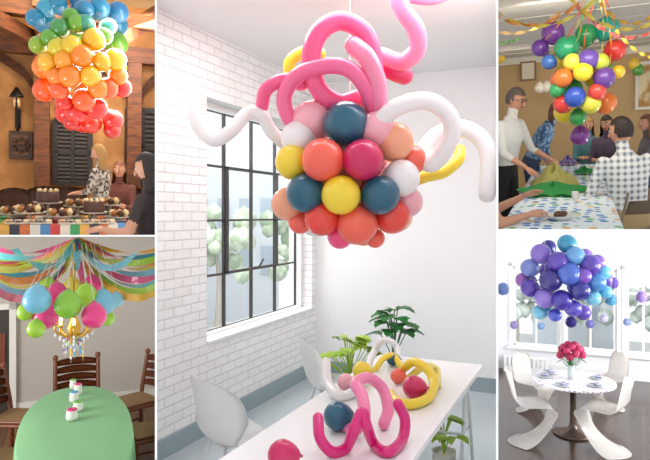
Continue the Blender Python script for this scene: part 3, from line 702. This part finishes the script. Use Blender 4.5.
b,_=crumple(553,193,.25,.08,gt,'x',1.1); b.done('tissue_centerpiece')
b,_=crumple(554,188,.16,.2,yt,'x',1.2); b.done('paper_centerpiece')
b,_=crumple(584,174,.09,.07,gt,'x'); b.done('tissue_centerpiece')
b,_=crumple(568,165,.10,.10,bal('#a58ad0'),'x'); b.done('gift_bag')
q=TR.on(560,219,.76); b=B(TR); b.lathe([(.07,0),(.1,.03),(.105,.035),(.095,.03),(.01,.02)],q,mat('bowl_white','#e8e6e0',.4))
for k in range(14): b.ell(q+V((math.cos(k*2.4)*.05*((k%4)+1)/4,math.sin(k*2.4)*.05*((k%4)+1)/4,.035)),.02,mat('nuts_brown','#5a3524',.5),nu=8,nv=6)
b.done('snack_bowl')
for px,py in ((596,172),(592,185),(548,169),(575,200)):
    q=TR.on(px,py,.76); b=B(TR); b.lathe([(.022,0),(.028,.07),(.03,.072),(.027,.07),(.02,.01),(.002,.01)],q,mat('paper_cup','#f2f0ea',.5)); b.done('paper_cup')
lst=[(553,33,12,'#7a3f9a'),(586,35,11,'#2a9a5a'),(607,28,12,'#1f9a88'),(567,48,13,'#1f9a68'),(540,48,9,'#6a3a98'),(549,62,8,'#3f70c0'),(615,50,11,'#e03a30'),(588,60,11,'#6a4aa8'),(600,62,9,'#c8d040'),(563,78,10,'#f07a2a'),(583,72,10,'#f4dc30'),(604,78,11,'#6a3f9a'),(618,72,7,'#f4c830'),(575,97,11,'#2f58c0'),(591,104,10,'#e8e04a'),(563,104,10,'#e03a30'),(578,117,9,'#3aa050'),(580,136,10,'#7a2f90'),(557,90,8,'#3aa860'),(597,92,9,'#e84a3a'),(572,62,9,'#e8e050')]
b,ct=cluster(TR,'c',lst,6.4,580,80,42,fill=10,fcols=['#f07a2a','#f4dc30','#7a3f9a','#3aa050'])
for i in range(10):
    e=TR.at(545+i*8,40+(i*17)%50,6.35); tp_=V((ct.x+.02*i,5.6,zc-.01)); b.ribbon([e,e.lerp(tp_,.5)+V((.04*math.sin(i),0,0)),tp_],.012,bal(['#f0a030','#e04a3a','#3a9a5a','#f0e060'][i%4]),twist=9)
b.done('balloon_cluster')
b=B(TR)
for i,(p0,p1,sg,c_) in enumerate((((494,14),(580,2),.12,'#e08a3a'),((494,10),(600,-4),.16,'#d8c84a'),((570,-2),(655,22),.12,'#e8c84a'),((575,4),(655,30),.14,'#c84a3a'),((494,30),(560,12),.08,'#e8b040'),((600,3),(655,14),.1,'#e0a840'),((494,42),(520,38),.02,'#5a9a48'),((616,30),(655,58),.05,'#e8c84a'))):
    A0=TR.at(*p0,5.0 if p0[1]<25 else 6.0);A1=TR.at(*p1,4.9 if p1[1]<25 else 6.0); A0.z=min(A0.z,zc-.04); A1.z=min(A1.z,zc-.04)
    streamer(A0,A1,sg,.03,c_,14)
b.done('crepe_streamers')
b=B(TR)
for px,py,h in ((500,58,'#f4c830'),(540,88,'#f2ead8'),(547,87,'#f2ead8'),(634,64,'#e8c040'),(638,70,'#58a048')):
    c=TR.at(px,py,10.8); b.balloon(c,.09,bal(h),V((0,0,1)))
b.done('wall_balloons')
dk=mat('cloth_black','#1c1b1f',.8); whc=mat('cloth_white','#dcdad6',.8,bump=.2,scale=10); jean=mat('denim','#3a4a66',.8,bump=.2,scale=40); kh=mat('khaki','#a8926c',.8)
plaid=mat('plaid_shirt','#dcdcda',.8,kind='plaid',hex2='#6f7a84',scale=6); blu=mat('floral_blue','#8fb0cc',.8,hex2='#3f5f88',scale=22)
hd_=mat('hair_dark','#2a1c14',.6,bump=.5,scale=40); hr=mat('hair_auburn','#7a4a2c',.6,bump=.5,scale=40); hb=mat('hair_blonde','#a88048',.6,bump=.5,scale=40); hg=mat('hair_grey','#5a5048',.6)
q=TR.at(509,96,6.5); person(TR,'man_standing',q.x-.05,6.5,-25,shirt=whc,pants=dk,hair=hg,s=1.0,lean=8,armL=(.38,.05,-.30),armR=(.32,-.02,-.38),sleeve=.3,glasses=True,nod=15)
q=TR.at(541,112,7.9); person(TR,'woman_bending',q.x-.12,7.9,-10,shirt=blu,pants=jean,hair=hr,s=.95,lean=26,armL=(.25,.1,-.42),armR=(.3,-.02,-.40),sleeve=.4,female=True,style='bob',nod=10)
q=TR.at(607,138,9.3); person(TR,'woman_seated',q.x,9.3,-110,pose='sit',shirt=mat('cloth_maroon','#5a4a5a',.8),pants=dk,hair=hd_,s=.95,female=True,style='long',armL=(.3,.1,-.25),armR=(.3,-.1,-.25),nod=10)
q=TR.at(588,140,9.8); person(TR,'woman_seated',q.x,9.8,-90,pose='sit',shirt=mat('cloth_teal','#4a7a80',.8),pants=dk,hair=hb,s=.92,female=True,style='long',armL=(.3,.1,-.25),armR=(.3,-.1,-.25),nod=10)
q=TR.at(627,150,5.9); person(TR,'man_seated',q.x+.02,5.75,118,pose='sit',shirt=plaid,pants=kh,hair=hd_,s=1.05,lean=10,armL=(.30,-.05,-.28),armR=(.15,.1,-.45),sleeve=.25,look=20)
q=TR.at(648,150,8.6); person(TR,'woman_seated',q.x,8.6,190,pose='sit',shirt=mat('cloth_grey','#6a6468',.8),pants=jean,hair=hr,s=.95,female=True,style='long',armL=(.3,.1,-.25),armR=(.3,-.1,-.25))
q=TR.at(492,170,4.5); person(TR,'woman_seated',q.x-.12,4.5,20,pose='sit',shirt=mat('cloth_pink','#d8a0a0',.8),pants=dk,hair=hd_,s=1.0,female=True,style='long',armL=(.36,.1,-.12),armR=(.34,.0,-.22),sleeve=-1,look=0)
def fold_chair(fr,x,y,face,m):
    b=B(fr); a=math.radians(face); f=V((math.cos(a),math.sin(a),0)); r=V((math.sin(a),-math.cos(a),0)); O=V((x,y,0)); up=V((0,0,1))
    for sg in(-1,1):
        b.tube([O+f*.25+r*sg*.21,O-f*.1+r*sg*.21+up*.42,O-f*.24+r*sg*.2+up*.82],.011,m,n=8,k=3); b.tube([O-f*.28+r*sg*.22,O+f*0+r*sg*.22+up*.3,O+f*.15+r*sg*.22+up*.44],.011,m,n=8,k=3)
    b.box(O+up*.44,(.4,.4,.025),m,yaw=a,bev=.008)
    b.grid(lambda u,v:O-f*(.2+.05*v+.03*(1-(2*u-1)**2))+r*(.2*(2*u-1))+up*(.64+.12*v),8,2,m,thick=.01)
    b.cyl(O-f*.2-r*.22+up*.1,O-f*.2+r*.22+up*.1,.009,.009,m,8); b.done('folding_chair')
fm=mat('folding_metal','#8a7a68',.4,.5)
q=TR.at(627,150,5.75); fold_chair(TR,q.x+.05,5.7,118,fm)
q=TR.at(607,138,9.3); fold_chair(TR,q.x,9.35,-110,fm)
q=TR.at(588,140,9.8); fold_chair(TR,q.x,9.85,-90,fm)
q=TR.at(648,150,8.6); fold_chair(TR,q.x,8.6,190,fm)
q=TR.at(492,170,4.5); fold_chair(TR,q.x-.12,4.5,20,fm)

# ============================================================ TOP LEFT
stucco=mat('wall_stucco_tan','#b8824c',.85,hex2='#9c6a3a',scale=2.5,bump=.3); beam=mat('timber_beam','#74401e',.6,hex2='#562e15',scale=4,stretch=(1,1,6)); creamc=mat('ceiling_plaster','#dcc090',.9)
Yt=10.5
def tz(py,y=Yt): return TL.ax(77,py,1,y).z
def tx(px,y=Yt): return TL.ax(px,120,1,y).x
b=B(TL); b.bx(-3.5,3.5,Yt,Yt+.15,0,4.2,stucco); b.done('wall_back')
b=B(TL); b.bx(-3.5,3.5,4,Yt,-.05,0,mat('floor_tile_brown','#5a3d28',.5)); b.done('floor')
b=B(TL)
b.grid(lambda u,v:V((-3.5+7*u,7.6+2.95*v,3.95)),2,2,creamc); b.done('ceiling')
b=B(TL)
b.bx(-3.5,3.5,Yt-.3,Yt-.02,tz(60),tz(44),beam,bev=.01); b.bx(-3.5,3.5,Yt-1.2,Yt-.95,tz(22,9.4),tz(8,9.4),beam,bev=.01)
b.done('trim_1')
b=B(TL)
for px in (42,134):
    x_=tx(px,Yt-.2); b.bx(x_-.11,x_+.11,Yt-.32,Yt-.02,0,tz(60),beam,bev=.01)
    for sg in (-1,1):
        pts=[V((x_+sg*.05,Yt-.2,tz(100))),V((x_+sg*.25,Yt-.2,tz(78))),V((x_+sg*.62,Yt-.2,tz(62)))]
        P=catmull(pts,5)
        b.grid(lambda u,v,P=P:P[int(round(u*(len(P)-1)))]+V((.0,.1,-.16*(v-.5))),len(P)-1,1,beam,thick=.2,smooth=False)
b.done('timber_frame')
b=B(TL)
for p0,p1 in (((-6,18),(38,42)),((116,40),(160,12)),((40,0),(44,46))):
    A=TL.at(*p0,9.2);E=TL.at(*p1,10.1); d=(E-A); R_m=d.to_track_quat('X','Z').to_matrix(); b.box((A+E)/2,(d.length,.18,.2),beam,R=R_m)
b.done('ceiling_rafters')
shm=mat('shutter_dark','#2a2320',.5); slat=mat('shutter_slat','#4a3f38',.4)
for i,(pa,pb,ya,yb) in enumerate(((55,90,121,183),(127,158,106,182))):
    xa,xb=tx(pa),tx(pb); za,zb=tz(yb),tz(ya); b=B(TL)
    b.bx(xa,xb,Yt-.05,Yt-.01,za,zb,shm)
    for q in ((xa-.04,xa+.04),(xb-.04,xb+.04),((xa+xb)/2-.03,(xa+xb)/2+.03)): b.bx(q[0],q[1],Yt-.11,Yt-.01,za,zb,shm)
    for q in (za,zb,(za+zb)/2): b.bx(xa,xb,Yt-.11,Yt-.01,q-.035,q+.035,shm)
    for k in range(16):
        z=za+(zb-za)*(k+.5)/16; b.box(((xa+xb)/2,Yt-.075,z),(xb-xa,.03,.03),slat)
    b.done('window_%d'%(i+5))
iron=mat('wrought_iron','#1d1816',.5,.5); q=TL.ax(18,112,1,Yt); b=B(TL)
b.tube([q+V((0,-.02,-.2)),q+V((.0,-.1,-.28)),q+V((0,-.2,-.1)),q+V((0,-.24,.12)),q+V((0,-.2,.24))],.018,iron,n=8); b.box(q+V((0,-.015,-.1)),(.08,.03,.3),iron)
b.lathe([(.02,.1),(.09,-.02),(.1,-.05),(.03,-.05)],q+V((0,-.2,.26)),iron); b.lathe([(.03,0),(.05,-.06),(.045,-.14),(.02,-.16)],q+V((0,-.2,.22)),mat('lamp_glass','#d8b078',.3,emit=.15)); b.done('wall_lantern')
xa,xb=tx(9),tx(33); za,zb=tz(161),tz(134); b=B(TL); wc=mat('carved_wood','#4a2d1b',.5,var=.4,scale=14,bump=.8)
b.bx(xa,xb,Yt-.06,Yt,za,zb,wc,bev=.01); b.bx(xa+.06,xb-.06,Yt-.075,Yt-.05,za+.06,zb-.06,mat('carving_relief','#6a4428',.5,var=.4,scale=18,bump=1))
cc=V(((xa+xb)/2,Yt-.08,(za+zb)/2)); b.lathe([(.02,.02),(.08,.015),(.1,0),(.02,0)],cc,wc)
for k in range(8): b.ell(cc+V((math.cos(k*.785)*.1,0,math.sin(k*.785)*.1)),(.035,.02,.035),wc,nu=8,nv=6)
b.done('wall_plaque')
z_=.8; yf,yb_=6.9,7.9; stripe=mat('striped_cloth','#c8322e',.7,kind='stripes',scale=1.3)
b=B(TL)
xr=TL.ax(128,215,1,7.2).x
def cl2(u,v):
    x_=-2.6+(xr+2.6)*u; s_=v*(1.0+.6)
    if s_<.6: return V((x_,yf-.01-.02*math.sin(u*90)*(1-s_/.6),z_-(.6-s_)))
    return V((x_,yf+(s_-.6),z_+.002))
b.grid(cl2,90,16,stripe); b.bx(-2.6,xr,yf,yb_,z_-.05,z_-.01,beam)
for xx in (-2.4,-1.2,xr-.1):
    for yy in (yf+.1,yb_-.1): b.cyl((xx,yy,0),(xx,yy,z_-.05),.03,.03,beam,8)
b.done('buffet_table')
pl=mat('plate_white','#b9af9e',.3); ch=mat('chocolate','#4a2614',.5,var=.3,scale=30); cr=mat('cream_icing','#c8af80',.6); bd=mat('bread_golden','#a86a30',.7,var=.3,scale=20)
def stand(px,y,h,r,kind):
    q=TL.ax(px,212,1,y); o=V((q.x,y,z_+.005)); b=B(TL)
    b.lathe([(.06,0),(.07,.01),(.015,.03),(.015,h-.02),(r,h-.005),(r+.01,h+.01),(r-.01,h+.005),(.005,h)],o,pl)
    t=o+V((0,0,h))
    if kind=='cake':
        b.lathe([(r*.8,.0),(r*.82,.02),(r*.8,.11),(r*.75,.125),(.01,.125)],t+V((0,0,.004)),ch)
        for k in range(10): b.ell(t+V((math.cos(k*.628)*r*.65,math.sin(k*.628)*r*.65,.14)),.02,cr,nu=8,nv=6)
    else:
        for k in range(11):
            rr=r*.72 if k<8 else r*.3; a=k*.785; c=t+V((math.cos(a)*rr,math.sin(a)*rr,.006))
            b.lathe([(.02,0),(.03,.035),(.036,.04),(.03,.06),(.012,.075),(.002,.08)],c,(ch,cr,bd)[k%3],n=10)
    b.done('cake_stand' if kind=='cake' else 'cupcake_stand')
for a_ in ((30,7.25,.1,.16,'cup'),(48,7.6,.18,.15,'cake'),(62,7.25,.06,.16,'cup'),(78,7.6,.14,.15,'cup'),(94,7.25,.1,.14,'cake'),(110,7.6,.16,.13,'cup'),(14,7.6,.05,.15,'cup'),(120,7.25,.05,.12,'cup')): stand(*a_)
for px,y in ((40,7.02),(86,7.0),(70,6.99),(18,7.02),(104,7.0)):
    q=TL.ax(px,212,1,y); b=B(TL); o=V((q.x,y,z_+.005)); b.box(o+V((0,0,.008)),(.24,.14,.016),pl,bev=.005)
    for k in range(6): b.box(o+V((-.08+.08*(k%3),-.03+.06*(k//3),.03)),(.06,.045,.03),(bd,ch,cr)[k%3],yaw=.2*k,bev=.006)
    b.done('serving_tray')
lea=mat('leather_brown','#4a2a1c',.4,coat=.2)
def dchair(px,y,face):
    q=TL.ax(px,190,1,y); b=B(TL); a=math.radians(face); f=V((math.cos(a),math.sin(a),0)); r=V((math.sin(a),-math.cos(a),0)); O=V((q.x,y,0)); up=V((0,0,1))
    b.box(O+up*.45,(.48,.48,.1),lea,yaw=a,bev=.03)
    b.grid(lambda u,v:O-f*(.2+.08*v+.04*(1-(2*u-1)**2))+r*(.23*(2*u-1))+up*(.5+.5*v+.05*v*(1-(2*u-1)**2)),10,6,lea,thick=.06)
    for sx in(-1,1):
        for sy in(-1,1): b.cyl(O+f*sx*.19+r*sy*.19+up*.42,O+f*sx*.2+r*sy*.2,.022,.018,beam,8)
        b.tube([O-f*.2+r*sx*.24+up*.65,O+r*sx*.26+up*.68,O+f*.2+r*sx*.25+up*.64,O+f*.2+r*sx*.24+up*.45],.018,beam,n=8)
    b.done('dining_armchair')
dchair(24,9.0,-60); dchair(44,9.5,-90); dchair(70,9.4,-90); dchair(128,9.7,-100)
patt=mat('patterned_top','#c8c0b4',.8,hex2='#3a3434',scale=24)
q=TL.at(101,152,8.4); person(TL,'woman_standing',q.x,8.4,150,shirt=patt,pants=dk,hair=hb,s=.95,female=True,style='long',armL=(.3,.05,-.3),armR=(.3,-.05,-.3),sleeve=.3,nod=15)
q=TL.at(120,170,9.3); person(TL,'woman_seated',q.x,9.3,-110,pose='sit',shirt=mat('cloth_brown','#6a3a34',.8),pants=dk,hair=hr,s=1.08,female=True,style='long',armL=(.3,.1,-.2),armR=(.3,-.1,-.2))
q=TL.at(148,175,4.6); person(TL,'girl_standing',q.x+.02,4.6,150,shirt=mat('cloth_taupe','#3a2f2c',.8),pants=dk,hair=hd_,s=.90,female=True,style='long',armL=(.30,-.05,-.25),armR=(.25,.0,-.3),sleeve=-1,nod=15)
SB,GRN,YL,OR,RO,RE='#2080a8','#5c9a28','#e8a818','#e67a12','#e65414','#d42218'
lst=[(57,4,10,SB),(79,2,9,'#1a6098'),(99,8,11,SB),(118,12,11,'#2878a8'),(35,18,9,SB),(46,8,9,'#3898b8'),(108,26,9,'#489888'),(84,10,10,'#2478a0'),
(60,28,10,'#3f8a46'),(85,24,10,'#388a70'),(71,17,9,GRN),(38,45,9,'#88a820'),(104,36,9,GRN),(50,38,9,GRN),(78,24,10,'#6aa028'),
(94,40,12,YL),(58,48,10,'#ccb820'),(48,62,10,YL),(90,76,11,YL),(115,60,12,YL),(72,46,11,'#d8b018'),(102,62,10,'#e8a012'),(64,60,10,'#e89012'),
(82,56,12,OR),(70,76,12,OR),(98,88,11,OR),(60,90,10,RO),(118,76,10,OR),(84,100,12,RO),(56,76,9,OR),(108,88,11,RO),
(96,108,12,RE),(122,88,10,RE),(76,112,11,RE),(113,120,11,RE),(72,122,9,'#c01a0c'),(64,102,9,RE),(112,130,9,'#b8180c'),(92,124,10,'#c82c14')]
b,ct=cluster(TL,'c',lst,6.6,82,62,60,fill=0)
for i in range(16):
    c=ct+V((.4*math.sin(i*2.1)*(1 if i<12 else .4),.25+.1*(i%2),.55-.075*i)); b.balloon(c,.12,bal([SB,SB,SB,GRN,GRN,YL,YL,YL,OR,OR,OR,RO,RO,RE,RE,RE][i]),V((0,0,1)))
b.done('balloon_cluster')

# ============================================================ LIGHTS, WORLD, CAMERA
w=bpy.data.worlds.new('World'); sc.world=w; w.use_nodes=True; bg=w.node_tree.nodes['Background']; bg.inputs[0].default_value=(.96,.98,1,1); bg.inputs[1].default_value=1.08
def area(name,fr,p,tgt,size,e,col=(1,1,1)):
    l=bpy.data.lights.new(name,'AREA'); l.shape='RECTANGLE'; l.size=size[0]; l.size_y=size[1]; l.energy=e; l.color=col
    o=bpy.data.objects.new(name,l); sc.collection.objects.link(o); P=fr.M@V(p); T_=fr.M@V(tgt); o.location=P; o.rotation_euler=(T_-P).to_track_quat('-Z','Y').to_euler()
area('daylight_window',CR,(-1.0,-1.2,3.6),(1.2,-2,.6),(2,1.5),140,(.97,.99,1))
area('daylight_outside',C,(-2.2,8.6,4.6),(-1.6,12,.8),(2,1),170)  # added area lamp above the view, brightens the trees and facade
area('ceiling_panel_light',CR,(1.5,-2.4,3.36),(1.4,-1.8,0),(1.8,1.6),52)  # added fill under the ceiling to brighten the room, not a fixture
area('ceiling_light_party',TR,(.2,5.4,zc-.06),(0,7.5,.8),(1.2,.8),20,(1,.93,.82))  # added fill for the table and balloons, no ceiling fixture here
area('ceiling_light_party_rear',TR,(0,9.3,zc-.06),(0,10.5,.8),(2,1),26,(1,.93,.82))  # added fill for the back of the room, no fixture modelled
area('ceiling_light_hall',TL,(.1,8.8,3.7),(0,9.8,1.2),(2.2,1.0),75,(1,.80,.55))  # added warm fill that lifts the back wall, not a real ceiling lamp
area('window_light_dining',BL,(-2.3,4.6,1.6),(.6,6.4,1.0),(1.2,1.0),60,(1,.98,.95))  # added fill from out of frame on the left, no window there
area('window_light_kitchen',BR,(3.0,9.3,2.0),(-.6,10.8,1.1),(1.4,1.2),130,(.97,.98,1))  # added fill from out of frame on the right, no window on that side
area('window_light_kitchen_side',BR,(3.2,7.2,2.0),(-.2,9.2,.6),(1.2,1.2),60,(.97,.98,1))  # second added off-frame fill, aimed at the table and chairs
area('daylight_garden',BR,(0,13.2,2.75),(0,16,.4),(3,.5),90)  # area lamp added behind the wall to brighten the trees and house
cam=bpy.data.cameras.new('Camera'); co=bpy.data.objects.new('Camera',cam); sc.collection.objects.link(co)
cam.sensor_width=36; cam.lens=36*F/650; cam.shift_y=-(230-YH)/650; cam.clip_start=.05; cam.clip_end=200
co.location=CAM; co.rotation_euler=(math.radians(90),0,0); sc.camera=co
